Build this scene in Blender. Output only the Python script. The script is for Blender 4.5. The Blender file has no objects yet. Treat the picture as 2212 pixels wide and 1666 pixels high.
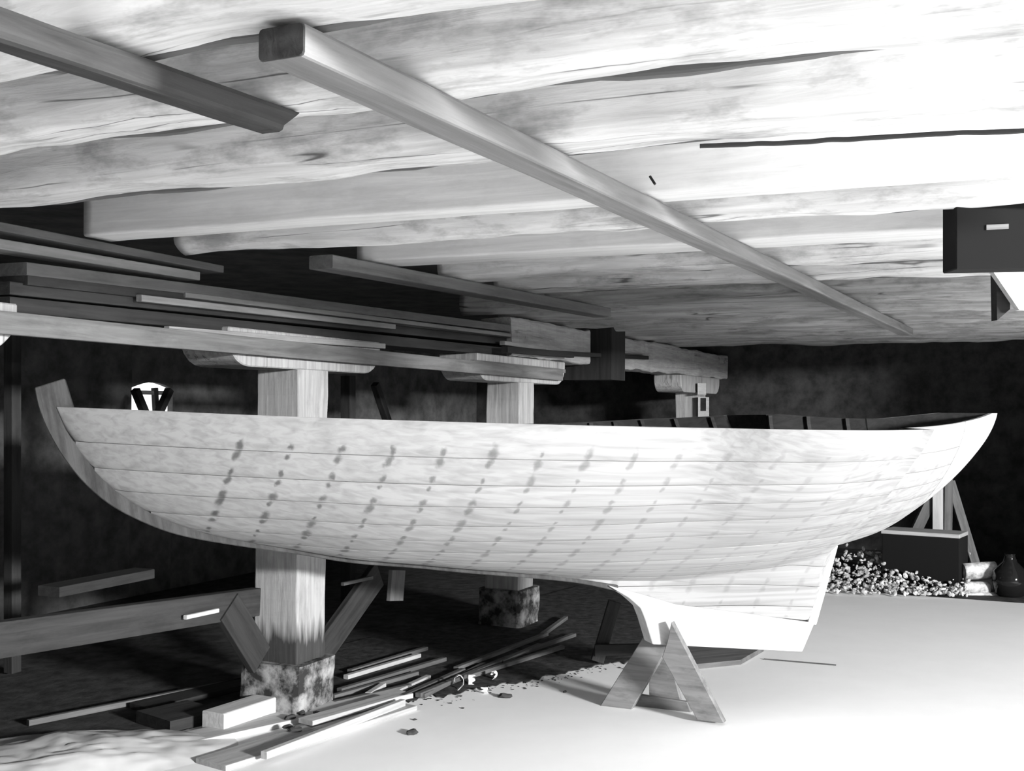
import bpy, bmesh, math, random
from mathutils import Vector, Matrix, noise

random.seed(7)
scene = bpy.context.scene
COL = scene.collection

# ------------------------------------------------------------------ camera
F = 2500.0
PITCH, ROLL = math.radians(1.19), math.radians(0.43)
EYE = Vector((0, 0, 1.6))
FWD = Vector((0, math.cos(PITCH), math.sin(PITCH)))
_r0 = Vector((1, 0, 0)); _u0 = Vector((0, -math.sin(PITCH), math.cos(PITCH)))
RGT = _r0 * math.cos(ROLL) + _u0 * math.sin(ROLL)
UPV = -_r0 * math.sin(ROLL) + _u0 * math.cos(ROLL)
cam_data = bpy.data.cameras.new('camera')
cam_data.sensor_width = 36.0
cam_data.lens = 36.0 * F / 2212.0
cam_data.clip_end = 200
cam = bpy.data.objects.new('camera', cam_data)
COL.objects.link(cam)
cam.matrix_world = Matrix((
    (RGT.x, UPV.x, -FWD.x, EYE.x),
    (RGT.y, UPV.y, -FWD.y, EYE.y),
    (RGT.z, UPV.z, -FWD.z, EYE.z),
    (0, 0, 0, 1)))
scene.camera = cam

# ------------------------------------------------------------------ light and exposure
scene.view_settings.view_transform = 'Standard'
scene.view_settings.look = 'None'
scene.view_settings.gamma = 1.0
scene.view_settings.use_curve_mapping = False
scene.view_settings.exposure = 0.42

world = bpy.data.worlds.new('overcast_sky'); scene.world = world
world.use_nodes = True
world.node_tree.nodes['Background'].inputs[0].default_value = (1, 1, 1, 1)
world.node_tree.nodes['Background'].inputs[1].default_value = 0.4


def area_light(name, loc, target, sx, sy, power):
    L = bpy.data.lights.new(name, 'AREA'); L.shape = 'RECTANGLE'
    L.size = sx; L.size_y = sy; L.energy = power
    o = bpy.data.objects.new(name, L); COL.objects.link(o)
    o.location = loc
    o.rotation_euler = (Vector(target) - Vector(loc)).to_track_quat('-Z', 'Y').to_euler()
    return o


# daylight through the wide doorway to the right of the camera
area_light('doorway_daylight', (8.6, -4.1, 2.9), (0.0, 6.0, 0.9), 1.8, 0.55, 2900)
sun = bpy.data.lights.new('sun', 'SUN'); sun.energy = 4.0; sun.angle = math.radians(0.6)
sun_o = bpy.data.objects.new('sun', sun); COL.objects.link(sun_o)
sun_o.rotation_euler = (-Vector((0.2, -0.05, 0.98))).to_track_quat('-Z', 'Y').to_euler()   # high sun on the yard to the right

# ------------------------------------------------------------------ pixel / building geometry
def ray(px, py):
    return FWD * F + RGT * (px - 1106.0) + UPV * (833.0 - py)

def project(p):
    q = Vector(p) - EYE
    w = q.dot(FWD)
    return 1106 + F * q.dot(RGT) / w, 833 - F * q.dot(UPV) / w, w

_d = ray(2262, 895); _d.z = 0
D = _d.normalized()                    # along the row of posts, away from the camera
V = Vector((D.y, -D.x, 0))             # along the joists, to the right

def W(t, v, z): return D * t + V * v + Vector((0, 0, z))

def on_z(px, py, z=0.0):
    r = ray(px, py); return EYE + r * ((z - EYE.z) / r.z)

def on_v(px, py, v):
    r = ray(px, py); return EYE + r * (v / r.dot(V))

def on_t(px, py, t):
    r = ray(px, py); return EYE + r * (t / r.dot(D))

def on_y(px, py, y):
    r = ray(px, py); return EYE + r * (y / r.y)

# ------------------------------------------------------------------ materials
def nd(nt, kind, **kw):
    n = nt.nodes.new(kind)
    for k, v in kw.items(): setattr(n, k, v)
    return n

def grey(v): return (v, v, v, 1)

def ramp(nt, stops, interp='LINEAR'):
    n = nt.nodes.new('ShaderNodeValToRGB')
    e = n.color_ramp.elements
    n.color_ramp.interpolation = interp
    while len(e) > 1: e.remove(e[-1])
    e[0].position, e[0].color = stops[0][0], grey(stops[0][1])
    for p, c in stops[1:]:
        x = e.new(p); x.color = grey(c)
    return n

def mixc(nt, kind, fac, a, b):
    m = nt.nodes.new('ShaderNodeMix'); m.data_type = 'RGBA'; m.blend_type = kind
    for s, val in ((0, fac), (6, a), (7, b)):
        if hasattr(val, 'is_linked') or hasattr(val, 'links'):
            nt.links.new(val, m.inputs[s])
        else:
            m.inputs[s].default_value = val
    return m.outputs[2]

def new_mat(name, rough=0.8):
    m = bpy.data.materials.new(name); m.use_nodes = True
    b = m.node_tree.nodes['Principled BSDF']
    b.inputs['Roughness'].default_value = rough
    b.inputs['Specular IOR Level'].default_value = 0.25
    return m, m.node_tree, b

def wood(name, lo, hi, stretch=0.06, scale=26, blotch=0.0, rough=0.8, bump=0.25, var=0.25, base_stain=None, crack=0.0):
    m, nt, b = new_mat(name, rough)
    tc = nd(nt, 'ShaderNodeTexCoord'); oi = nd(nt, 'ShaderNodeObjectInfo')
    add = nd(nt, 'ShaderNodeVectorMath', operation='ADD')
    sc = nd(nt, 'ShaderNodeVectorMath', operation='SCALE'); sc.inputs[3].default_value = 37.0
    nt.links.new(oi.outputs['Random'], sc.inputs[0])
    nt.links.new(tc.outputs['Object'], add.inputs[0]); nt.links.new(sc.outputs[0], add.inputs[1])
    mp = nd(nt, 'ShaderNodeMapping'); mp.inputs['Scale'].default_value = (stretch * scale, scale, scale)
    nt.links.new(add.outputs[0], mp.inputs[0])
    n1 = nd(nt, 'ShaderNodeTexNoise'); n1.inputs['Scale'].default_value = 1.0
    n1.inputs['Detail'].default_value = 6; n1.inputs['Roughness'].default_value = 0.65
    n1.inputs['Distortion'].default_value = 0.6
    nt.links.new(mp.outputs[0], n1.inputs['Vector'])
    r1 = ramp(nt, [(0.3, lo), (0.68, hi)])
    nt.links.new(n1.outputs[0], r1.inputs[0])
    col = r1.outputs[0]
    if blotch > 0:
        n2 = nd(nt, 'ShaderNodeTexNoise'); n2.inputs['Scale'].default_value = 9.0
        n2.inputs['Detail'].default_value = 5; n2.inputs['Roughness'].default_value = 0.7
        mp2 = nd(nt, 'ShaderNodeMapping'); mp2.inputs['Scale'].default_value = (0.4, 1, 1)
        nt.links.new(add.outputs[0], mp2.inputs[0]); nt.links.new(mp2.outputs[0], n2.inputs['Vector'])
        r2 = ramp(nt, [(0.33, 1 - blotch), (0.5, 1.0)])
        nt.links.new(n2.outputs[0], r2.inputs[0])
        col = mixc(nt, 'MULTIPLY', 1.0, col, r2.outputs[0])
    if crack > 0:
        n3 = nd(nt, 'ShaderNodeTexNoise'); n3.inputs['Scale'].default_value = 1.0; n3.inputs['Detail'].default_value = 2
        mp3 = nd(nt, 'ShaderNodeMapping'); mp3.inputs['Scale'].default_value = (0.4, 11, 11)
        nt.links.new(add.outputs[0], mp3.inputs[0]); nt.links.new(mp3.outputs[0], n3.inputs['Vector'])
        r3 = ramp(nt, [(0.485, 1.0), (0.497, 1 - crack), (0.503, 1 - crack), (0.515, 1.0)])
        nt.links.new(n3.outputs[0], r3.inputs[0])
        n4 = nd(nt, 'ShaderNodeTexNoise'); n4.inputs['Scale'].default_value = 2.3
        nt.links.new(add.outputs[0], n4.inputs['Vector'])
        r4 = ramp(nt, [(0.5, 0.0), (0.6, 1.0)]); nt.links.new(n4.outputs[0], r4.inputs[0])
        col = mixc(nt, 'MULTIPLY', r4.outputs[0], col, r3.outputs[0])
    if base_stain:
        z0, z1, f = base_stain           # wet foot of a post: a ragged tide mark along its own length
        sx = nd(nt, 'ShaderNodeSeparateXYZ'); nt.links.new(tc.outputs['Object'], sx.inputs[0])
        n5 = nd(nt, 'ShaderNodeTexNoise'); n5.inputs['Scale'].default_value = 30
        mp5 = nd(nt, 'ShaderNodeMapping'); mp5.inputs['Scale'].default_value = (0.15, 1, 1)
        nt.links.new(tc.outputs['Object'], mp5.inputs[0]); nt.links.new(mp5.outputs[0], n5.inputs['Vector'])
        ma = nd(nt, 'ShaderNodeMath', operation='MULTIPLY_ADD'); ma.inputs[1].default_value = -0.22
        nt.links.new(n5.outputs[0], ma.inputs[0]); nt.links.new(sx.outputs[0], ma.inputs[2])
        mr = nd(nt, 'ShaderNodeMapRange'); mr.inputs[1].default_value = z0 - 0.11; mr.inputs[2].default_value = z1 - 0.11
        nt.links.new(ma.outputs[0], mr.inputs[0])
        r5 = ramp(nt, [(0.0, f), (1.0, 1.0)]); nt.links.new(mr.outputs[0], r5.inputs[0])
        col = mixc(nt, 'MULTIPLY', 1.0, col, r5.outputs[0])
    if var > 0:
        mr = nd(nt, 'ShaderNodeMapRange'); mr.inputs[3].default_value = 1 - var; mr.inputs[4].default_value = 1.0
        nt.links.new(oi.outputs['Random'], mr.inputs[0])
        col = mixc(nt, 'MULTIPLY', 1.0, col, mr.outputs[0])
    nt.links.new(col, b.inputs['Base Color'])
    if bump > 0:
        bp = nd(nt, 'ShaderNodeBump'); bp.inputs['Strength'].default_value = bump; bp.inputs['Distance'].default_value = 0.01
        nt.links.new(n1.outputs[0], bp.inputs['Height']); nt.links.new(bp.outputs[0], b.inputs['Normal'])
    return m

def rough_mat(name, lo, hi, scale=6, rough=0.9, p0=0.35, p1=0.65, bump=0.4, detail=8):
    m, nt, b = new_mat(name, rough)
    tc = nd(nt, 'ShaderNodeTexCoord')
    n1 = nd(nt, 'ShaderNodeTexNoise'); n1.inputs['Scale'].default_value = scale
    n1.inputs['Detail'].default_value = detail; n1.inputs['Roughness'].default_value = 0.65
    nt.links.new(tc.outputs['Object'], n1.inputs['Vector'])
    r = ramp(nt, [(p0, lo), (p1, hi)]); nt.links.new(n1.outputs[0], r.inputs[0])
    nt.links.new(r.outputs[0], b.inputs['Base Color'])
    bp = nd(nt, 'ShaderNodeBump'); bp.inputs['Strength'].default_value = bump; bp.inputs['Distance'].default_value = 0.02
    nt.links.new(n1.outputs[0], bp.inputs['Height']); nt.links.new(bp.outputs[0], b.inputs['Normal'])
    return m

def plain(name, v, rough=0.6):
    m, nt, b = new_mat(name, rough); b.inputs['Base Color'].default_value = grey(v); return m

M = {}
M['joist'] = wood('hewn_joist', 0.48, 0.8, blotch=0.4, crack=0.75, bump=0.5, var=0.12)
M['joist_far_shade'] = wood('far_joist_shaded', 0.2, 0.42, blotch=0.4, crack=0.7, bump=0.5, var=0.12)  # darker copy of the hewn joist: far ceiling's dimness put into the colour
M['joist_sawn'] = wood('sawn_joist', 0.55, 0.74, blotch=0.1, bump=0.15, var=0.1)
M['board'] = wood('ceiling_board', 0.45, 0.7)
M['pole'] = wood('pale_pole', 0.13, 0.22, bump=0.2, var=0.0)
M['pole_dark'] = wood('dark_pole', 0.02, 0.055, blotch=0.3, var=0.0)
M['post'] = wood('post_wood', 0.24, 0.42, stretch=0.05, scale=40, blotch=0.15, var=0.1, crack=0.5)
M['post_wet'] = wood('post_wood_wet_foot', 0.25, 0.42, stretch=0.05, scale=40, blotch=0.2, var=0.0, base_stain=(0.36, 0.46, 0.14))
M['pale'] = wood('pale_plank', 0.42, 0.62, blotch=0.12)
M['tan'] = wood('aged_pale_plank', 0.2, 0.34, blotch=0.15)
M['mid'] = wood('grey_plank', 0.09, 0.18, blotch=0.2)
M['dim'] = wood('weathered_dark_plank', 0.022, 0.05, blotch=0.3)
M['trestle'] = wood('trestle_board', 0.13, 0.26, blotch=0.35, scale=18, var=0.1)
M['black'] = wood('black_timber', 0.012, 0.03)
M['inside'] = wood('shaded_inside_planking', 0.06, 0.12, var=0)  # dark tone: shade inside the hull put into the colour
M['stem'] = wood('oak_stem', 0.032, 0.08, blotch=0.35, scale=20, var=0)
M['keel'] = wood('planed_keel', 0.45, 0.6, var=0, bump=0.1)
M['stern'] = wood('stern_timber', 0.25, 0.36, var=0, bump=0.1)
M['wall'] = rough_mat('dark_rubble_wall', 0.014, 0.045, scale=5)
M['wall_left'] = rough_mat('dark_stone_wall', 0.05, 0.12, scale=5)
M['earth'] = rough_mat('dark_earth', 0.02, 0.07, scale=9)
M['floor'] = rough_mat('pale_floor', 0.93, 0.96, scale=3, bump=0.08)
M['stone'] = rough_mat('footing_concrete', 0.03, 0.38, scale=9, p0=0.4, p1=0.62)
M['dark_ceiling'] = rough_mat('dark_boards', 0.04, 0.09, scale=4)  # darker boards than the main ceiling
M['rubble'] = rough_mat('pale_rubble', 0.15, 0.8, scale=12)
M['bark'] = plain('bark', 0.05, 0.9)
M['gap_shade'] = plain('gap_shade', 0.11, 0.9)  # dark tone standing in for shade in the gaps between joists
M['iron'] = plain('black_iron', 0.02, 0.5)
M['box_black'] = plain('black_paint', 0.005, 0.95)
M['glass_dark'] = plain('dark_glass', 0.01, 0.08)
M['shaving'] = plain('wood_shaving', 0.75, 0.7)
mg, ntg, bg = new_mat('window_daylight'); bg.inputs['Emission Color'].default_value = grey(1); bg.inputs['Emission Strength'].default_value = 0.9
bg.inputs['Base Color'].default_value = grey(0.8); M['daylight'] = mg

def hull_material():
    m, nt, b = new_mat('pine_planking', 0.55)
    uv = nd(nt, 'ShaderNodeUVMap'); uv.uv_map = 'UVMap'
    oi = nd(nt, 'ShaderNodeObjectInfo')
    sx = nd(nt, 'ShaderNodeSeparateXYZ'); nt.links.new(uv.outputs[0], sx.inputs[0])
    # long grain, in plank coordinates (u = rib spacing units along the boat, v = across each plank)
    tc = nd(nt, 'ShaderNodeTexCoord')
    rs = nd(nt, 'ShaderNodeVectorMath', operation='SCALE'); rs.inputs[3].default_value = 23.0
    nt.links.new(oi.outputs['Random'], rs.inputs[0])
    ad = nd(nt, 'ShaderNodeVectorMath', operation='ADD'); nt.links.new(tc.outputs['Object'], ad.inputs[0]); nt.links.new(rs.outputs[0], ad.inputs[1])
    mp = nd(nt, 'ShaderNodeMapping'); mp.inputs['Scale'].default_value = (0.9, 40, 40); nt.links.new(ad.outputs[0], mp.inputs[0])
    n1 = nd(nt, 'ShaderNodeTexNoise'); n1.inputs['Scale'].default_value = 1; n1.inputs['Detail'].default_value = 5; n1.inputs['Distortion'].default_value = 0.5
    nt.links.new(mp.outputs[0], n1.inputs['Vector'])
    r1 = ramp(nt, [(0.3, 0.245), (0.6, 0.34)]); nt.links.new(n1.outputs[0], r1.inputs[0])
    col = r1.outputs[0]
    # fastening stains: one pair per rib on each plank
    def math(op, a=None, bb=None, **kw):
        n = nd(nt, 'ShaderNodeMath', operation=op)
        for i, val in enumerate((a, bb)):
            if val is None: continue
            if hasattr(val, 'is_linked'): nt.links.new(val, n.inputs[i])
            else: n.inputs[i].default_value = val
        return n.outputs[0]
    nz = nd(nt, 'ShaderNodeTexNoise'); nz.inputs['Scale'].default_value = 30; nz.inputs['Detail'].default_value = 3
    nt.links.new(tc.outputs['Object'], nz.inputs['Vector'])
    nzc = math('SUBTRACT', nz.outputs[0], 0.5)
    fu0 = math('SUBTRACT', math('FRACT', sx.outputs[0]), 0.5)
    fu = math('MULTIPLY_ADD', nzc, 0.030); fu.node.inputs[2].default_value = 0; fu = math('ADD', fu, math('MULTIPLY', fu0, 0.208))
    v1 = math('ABSOLUTE', math('SUBTRACT', sx.outputs[1], 0.5))
    v1 = math('SUBTRACT', v1, 0.32)
    v1 = math('ADD', math('MULTIPLY', v1, 0.12), math('MULTIPLY', nzc, 0.04))
    d2 = math('ADD', math('POWER', fu, 2.0), math('POWER', math('MULTIPLY', v1, 0.75), 2.0))
    # per-rib random strength
    wn = nd(nt, 'ShaderNodeTexWhiteNoise'); wn.noise_dimensions = '2D'
    cmb = nd(nt, 'ShaderNodeCombineXYZ')
    nt.links.new(math('FLOOR', sx.outputs[0]), cmb.inputs[0]); nt.links.new(math('ADD', math('MULTIPLY', oi.outputs['Random'], 91.0), math('GREATER_THAN', sx.outputs[1], 0.5)), cmb.inputs[1])
    nt.links.new(cmb.outputs[0], wn.inputs['Vector'])
    size = math('MULTIPLY_ADD', wn.outputs[0], 0.016); size.node.inputs[2].default_value = 0.013
    dist = math('DIVIDE', math('SQRT', d2), size)
    r2 = ramp(nt, [(0.25, 1.0), (1.0, 0.0)], 'EASE'); nt.links.new(dist, r2.inputs[0])
    # stains get rarer towards the stern
    fade = nd(nt, 'ShaderNodeMapRange'); fade.inputs[1].default_value = 3.0; fade.inputs[2].default_value = 14.0
    fade.inputs[3].default_value = 0.8; fade.inputs[4].default_value = 0.22
    nt.links.new(sx.outputs[0], fade.inputs[0])
    bow = nd(nt, 'ShaderNodeMapRange'); bow.inputs[1].default_value = 1.6; bow.inputs[2].default_value = 2.0
    nt.links.new(sx.outputs[0], bow.inputs[0])
    f = math('MULTIPLY', math('MULTIPLY', r2.outputs[0], fade.outputs[0]), bow.outputs[0])
    col = mixc(nt, 'MIX', f, col, grey(0.055))
    # plank-to-plank tone
    mr = nd(nt, 'ShaderNodeMapRange'); mr.inputs[3].default_value = 0.86; mr.inputs[4].default_value = 1.0
    nt.links.new(oi.outputs['Random'], mr.inputs[0])
    col = mixc(nt, 'MULTIPLY', 1.0, col, mr.outputs[0])
    nt.links.new(col, b.inputs['Base Color'])
    bp = nd(nt, 'ShaderNodeBump'); bp.inputs['Strength'].default_value = 0.06
    nt.links.new(n1.outputs[0], bp.inputs['Height']); nt.links.new(bp.outputs[0], b.inputs['Normal'])
    return m
M['hull'] = hull_material()

# ------------------------------------------------------------------ object helpers
def tag(o, label, cat, group=None, kind=None):
    if label: o['label'] = label
    if cat: o['category'] = cat
    if group: o['group'] = group
    if kind: o['kind'] = kind
    return o

def basis_chain(o):
    m = Matrix.Identity(4)
    while o is not None:
        m = (o.matrix_parent_inverse @ o.matrix_basis if o.parent else o.matrix_basis) @ m
        o = o.parent
    return m

def link(name, me, mat, parent=None, mw=None):
    o = bpy.data.objects.new(name, me); COL.objects.link(o)
    if mat: me.materials.append(mat)
    if parent is not None:
        o.parent = parent
        o.matrix_parent_inverse = basis_chain(parent).inverted()
    o.matrix_basis = mw if mw is not None else Matrix.Identity(4)
    return o

def thing(name, loc, label, cat, group=None, rz=0.0):
    o = bpy.data.objects.new(name, None); COL.objects.link(o)
    o.empty_display_size = 0.1
    o.matrix_basis = Matrix.Translation(Vector(loc)) @ Matrix.Rotation(rz, 4, 'Z')
    tag(o, label, cat, group)
    return o

def frame(p, x, up):
    x = Vector(x).normalized(); up = Vector(up)
    y = up.cross(x)
    if y.length < 1e-4: y = Vector((0, 1, 0)).cross(x)
    y.normalize(); z = x.cross(y)
    return Matrix(((x.x, y.x, z.x, p[0]), (x.y, y.y, z.y, p[1]), (x.z, y.z, z.z, p[2]), (0, 0, 0, 1)))

def section(w, h, r, k=3):
    r = min(r, w * 0.49, h * 0.49)
    pts = []
    for cx, cz, a0 in ((w/2-r, h/2-r, 0), (-w/2+r, h/2-r, 90), (-w/2+r, -h/2+r, 180), (w/2-r, -h/2+r, 270)):
        for i in range(k):
            a = math.radians(a0 + 90.0 * i / (k - 1)); pts.append((cx + r*math.cos(a), cz + r*math.sin(a)))
    return pts

_seed = [0]
def bar(name, mat, p0, p1, w, h, up=(0, 0, 1), parent=None, jit=0.0, r=0.004, seg=None, bend=0.0, smooth=False, freq=3.0, k=3, taper=1.0, skew=(0, 0)):
    """a squared timber or board from p0 to p1 (centre line), w across, h along 'up'"""
    p0 = Vector(p0); p1 = Vector(p1); L = (p1 - p0).length
    mw = frame(p0, p1 - p0, up)
    if seg is None: seg = max(2, int(L / 0.09)) if jit > 0 else (12 if bend else 1)
    seg = min(seg, 90)
    sec = section(w, h, r, k); n = len(sec)
    _seed[0] += 1; so = _seed[0] * 7.31
    vs, fs = [], []
    for i in range(seg + 1):
        f = i / seg; x = L * f
        tp = 1 + (taper - 1) * f
        for j, (y, z) in enumerate(sec):
            dy = dz = 0
            if jit > 0:
                q = Vector((x * freq, y * 5 + so, z * 5))
                v = noise.noise_vector(q); dy = v.y * jit; dz = v.z * jit
                v2 = noise.noise_vector(Vector((x * freq * 4, y * 18 + so, z * 18))); dy += v2.y * jit * .4; dz += v2.z * jit * .4
            xx = x
            if i == 0: xx += skew[0] * z
            if i == seg: xx += skew[1] * z
            vs.append((xx, y * tp + dy, z * tp + dz - bend * 4 * f * (1 - f)))
    for i in range(seg):
        for j in range(n):
            a = i*n + j; b2 = i*n + (j+1) % n
            fs.append((a, b2, b2 + n, a + n))
    fs.append(tuple(range(n - 1, -1, -1))); fs.append(tuple(seg*n + j for j in range(n)))
    me = bpy.data.meshes.new(name); me.from_pydata(vs, [], fs); me.update()
    fix_normals(me)
    if smooth:
        for p in me.polygons[:-2]: p.use_smooth = True
    return link(name, me, mat, parent, mw)

def fix_normals(me):
    bm = bmesh.new(); bm.from_mesh(me); bmesh.ops.recalc_face_normals(bm, faces=bm.faces); bm.to_mesh(me); bm.free()

def prism(name, mat, pts, off, parent=None, bevel=0.0, origin=None):
    """a plate: polygon of world points, extruded by the vector off"""
    pts = [Vector(p) for p in pts]; off = Vector(off)
    o0 = Vector(origin) if origin is not None else pts[0].copy()
    x = (pts[1] - pts[0]); nrm = off.normalized()
    x = (x - nrm * x.dot(nrm)).normalized()
    mw = frame(o0, x, nrm); inv = mw.inverted()
    bm = bmesh.new()
    lo = [bm.verts.new(inv @ p) for p in pts]; hi = [bm.verts.new(inv @ (p + off)) for p in pts]
    n = len(pts)
    bm.faces.new(lo); bm.faces.new(hi)
    for i in range(n): bm.faces.new((lo[i], lo[(i+1) % n], hi[(i+1) % n], hi[i]))
    bmesh.ops.recalc_face_normals(bm, faces=bm.faces)
    if bevel > 0:
        bmesh.ops.bevel(bm, geom=bm.edges[:], offset=bevel, segments=1, affect='EDGES', clamp_overlap=True)
    me = bpy.data.meshes.new(name); bm.to_mesh(me); bm.free()
    return link(name, me, mat, parent, mw)

def box_tv(name, mat, t0, t1, v0, v1, z0, z1, parent=None, bevel=0.0):
    pts = [W(t0, v0, z0), W(t1, v0, z0), W(t1, v1, z0), W(t0, v1, z0)]
    return prism(name, mat, pts, (0, 0, z1 - z0), parent, bevel)

def struct(o): o['kind'] = 'structure'; return o

# ------------------------------------------------------------------ the setting
Z_J = 2.28                                        # underside of the joists
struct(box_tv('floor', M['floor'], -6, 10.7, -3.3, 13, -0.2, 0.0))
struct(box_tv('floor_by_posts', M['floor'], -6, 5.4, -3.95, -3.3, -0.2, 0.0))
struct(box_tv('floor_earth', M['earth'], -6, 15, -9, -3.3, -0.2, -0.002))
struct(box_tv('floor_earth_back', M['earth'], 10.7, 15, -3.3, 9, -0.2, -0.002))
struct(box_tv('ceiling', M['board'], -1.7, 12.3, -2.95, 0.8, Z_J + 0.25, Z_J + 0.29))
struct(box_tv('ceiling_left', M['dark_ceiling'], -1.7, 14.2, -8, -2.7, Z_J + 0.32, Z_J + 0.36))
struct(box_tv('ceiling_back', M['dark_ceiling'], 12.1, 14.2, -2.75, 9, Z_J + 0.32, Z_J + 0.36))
struct(box_tv('wall_light_block_right', M['wall'], 9.6, 14.2, 1.7, 1.9, 0, Z_J + 0.32))  # unseen wall, added to keep sky light off the far ceiling
struct(box_tv('wall_light_block_front', M['dark_ceiling'], -1.8, -1.6, -8, 0.9, 0, Z_J + 0.45))  # unseen wall behind the camera, added to darken faces turned towards it
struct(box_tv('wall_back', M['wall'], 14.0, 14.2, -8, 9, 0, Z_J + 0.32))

# left wall with the opening of one small arched window
wt = on_v(284, 880, -7).dot(D); wt1 = on_v(373, 880, -7).dot(D)
wz1 = on_v(330, 826, -7).z; wz0 = 1.2
wl = [W(-4, -7, 0), W(14, -7, 0), W(14, -7, Z_J + .32), W(-4, -7, Z_J + .32)]
def wall_piece(name, a0, a1, z0, z1):
    return prism(name, M['wall_left'], [W(a0, -7, z0), W(a1, -7, z0), W(a1, -7, z1), W(a0, -7, z1)], -V * 0.08)
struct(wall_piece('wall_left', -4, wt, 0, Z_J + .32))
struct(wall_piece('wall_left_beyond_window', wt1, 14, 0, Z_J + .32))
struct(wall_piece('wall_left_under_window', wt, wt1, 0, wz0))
arch = [W(wt, -7, Z_J + .32), W(wt, -7, wz1 - 0.05)]
for i in range(9):
    f = i / 8; arch.append(W(wt + (wt1 - wt) * f, -7, wz1 - 0.05 + 0.05 * math.sin(math.pi * f)))
arch += [W(wt1, -7, Z_J + .32)]
struct(prism('wall_left_over_window', M['wall_left'], arch, -V * 0.08))
win = thing('window_1', W((wt + wt1) / 2, -7, wz0), 'small arched daylight window in the dark left wall behind the bow', 'window')
win['kind'] = 'structure'
prism('window_pane', M['daylight'], [W(wt, -7.06, wz0), W(wt1, -7.06, wz0), W(wt1, -7.06, wz1), W(wt, -7.06, wz1)], -V * 0.02, win)
bar('window_mullion', M['black'], on_v(337, 890, -7.03), on_v(334, 838, -7.03), 0.05, 0.04, up=V, parent=win)
bar('window_transom', M['mid'], W(wt, -7.03, wz1 - 0.09), W(wt1, -7.03, wz1 - 0.09), 0.03, 0.035, parent=win)

# ------------------------------------------------------------------ overhead joists
far_t = [1.77, 2.29, 2.92, 3.63, 4.15, 4.80, 5.55, 6.2, 6.95, 7.6, 8.25, 8.9, 9.5, 10.1, 10.7, 11.3, 11.95]
left_v = [-5.0, -5.0, -5.0, -3.5, -3.5, -2.9, -2.9, -2.9, -2.9] + [-3.85] * 8
wid = [0.22, 0.24, 0.25, 0.16, 0.14, 0.25, 0.24, 0.2, 0.2] + [0.2] * 8
sawn = {3, 5}
places = ['nearest overhead, whitest at the top edge of the photo', 'second from the camera, carrying the near end of the pole',
          'third from the camera, dark ragged lower edge', 'fourth from the camera, smooth sawn face with square dark left end',
          'fifth from the camera, square left end above the stacked planks', 'sixth from the camera, resting on the thin ledger board',
          'seventh from the camera, crossed by the pole', 'eighth from the camera, in grey half shade', 'ninth from the camera, in grey half shade',
          'tenth from the camera, over the second post', 'eleventh from the camera, dim', 'twelfth from the camera, dim', 'thirteenth from the camera, dim',
          'fourteenth from the camera, dark', 'fifteenth from the camera, dark', 'second to last, dark, far end of the ceiling', 'last and farthest, along the far edge of the ceiling']
for i, (tf, lv, w) in enumerate(zip(far_t, left_v, wid)):
    hew = i not in sawn
    h = 0.25
    o = bar('ceiling_joist', (M['joist'] if i < 8 else M['joist_far_shade']) if hew else M['joist_sawn'], W(tf - w/2, 0.8, Z_J + h/2), W(tf - w/2, lv, Z_J + h/2), w, h,
            jit=0.022 if hew else 0.004, r=0.07 if hew else 0.012, seg=90, smooth=True, k=5, freq=1.6)
    if hew and i < 8:
        bar('gap_shade_strip', M['gap_shade'], W(tf - 0.012, 0.7, Z_J + 0.033), W(tf - 0.012, max(lv, -4.9), Z_J + 0.033), 0.03, 0.035, parent=o, jit=0.019, r=0.008, seg=90, freq=2.2)  # dark strip paints the shade line between neighbouring joists
    if i == 1:
        bar('shake', M['bark'], on_z(1512, 318, Z_J - 0.004), on_z(2230, 281, Z_J - 0.004), 0.008, 0.012, parent=o, jit=0.007, r=0.003, seg=60, freq=4)
    tag(o, ('rough hewn' if hew else 'smooth sawn') + ' timber joist, ' + places[i], 'joist', 'ceiling joists')

# two poles nailed across the joists
PW, PH = 0.10, 0.06
ctr = -V * (PW / 2) + Vector((0, 0, PH / 2 - 0.004))
p0 = on_z(660, 116, Z_J - PH) + ctr; p1 = on_z(1972, 724, Z_J - PH) + ctr
o = bar('overhead_pole', M['pole'], p0, p1, PW, PH, jit=0.003, r=0.008, seg=60, freq=1)
bar('end_grain', M['pole_dark'], p0 - (p1-p0).normalized()*.004, p0 + (p1-p0).normalized()*.002, PW - .003, PH - .003, parent=o, r=0.008)
tag(o, 'long pale squared pole nailed diagonally across the undersides of the joists', 'pole')
p0 = on_z(-60, 44, Z_J - 0.045); p1 = on_z(596, 262, Z_J - 0.035)
o = bar('overhead_pole', M['pole_dark'], p0, p1, 0.075, 0.06, jit=0.004, r=0.014, seg=40, freq=1.5, skew=(0, 1.6))
tag(o, 'short dark round-edged pole overhead at the top left corner', 'pole')

# thin ledger under the joist ends
o = bar('ledger_board', M['mid'], on_z(693, 566, Z_J - 0.04), on_z(1300, 676, Z_J - 0.04), 0.13, 0.06, r=0.006)
tag(o, 'thin grey ledger board nailed under the left ends of the joists', 'board')

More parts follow.
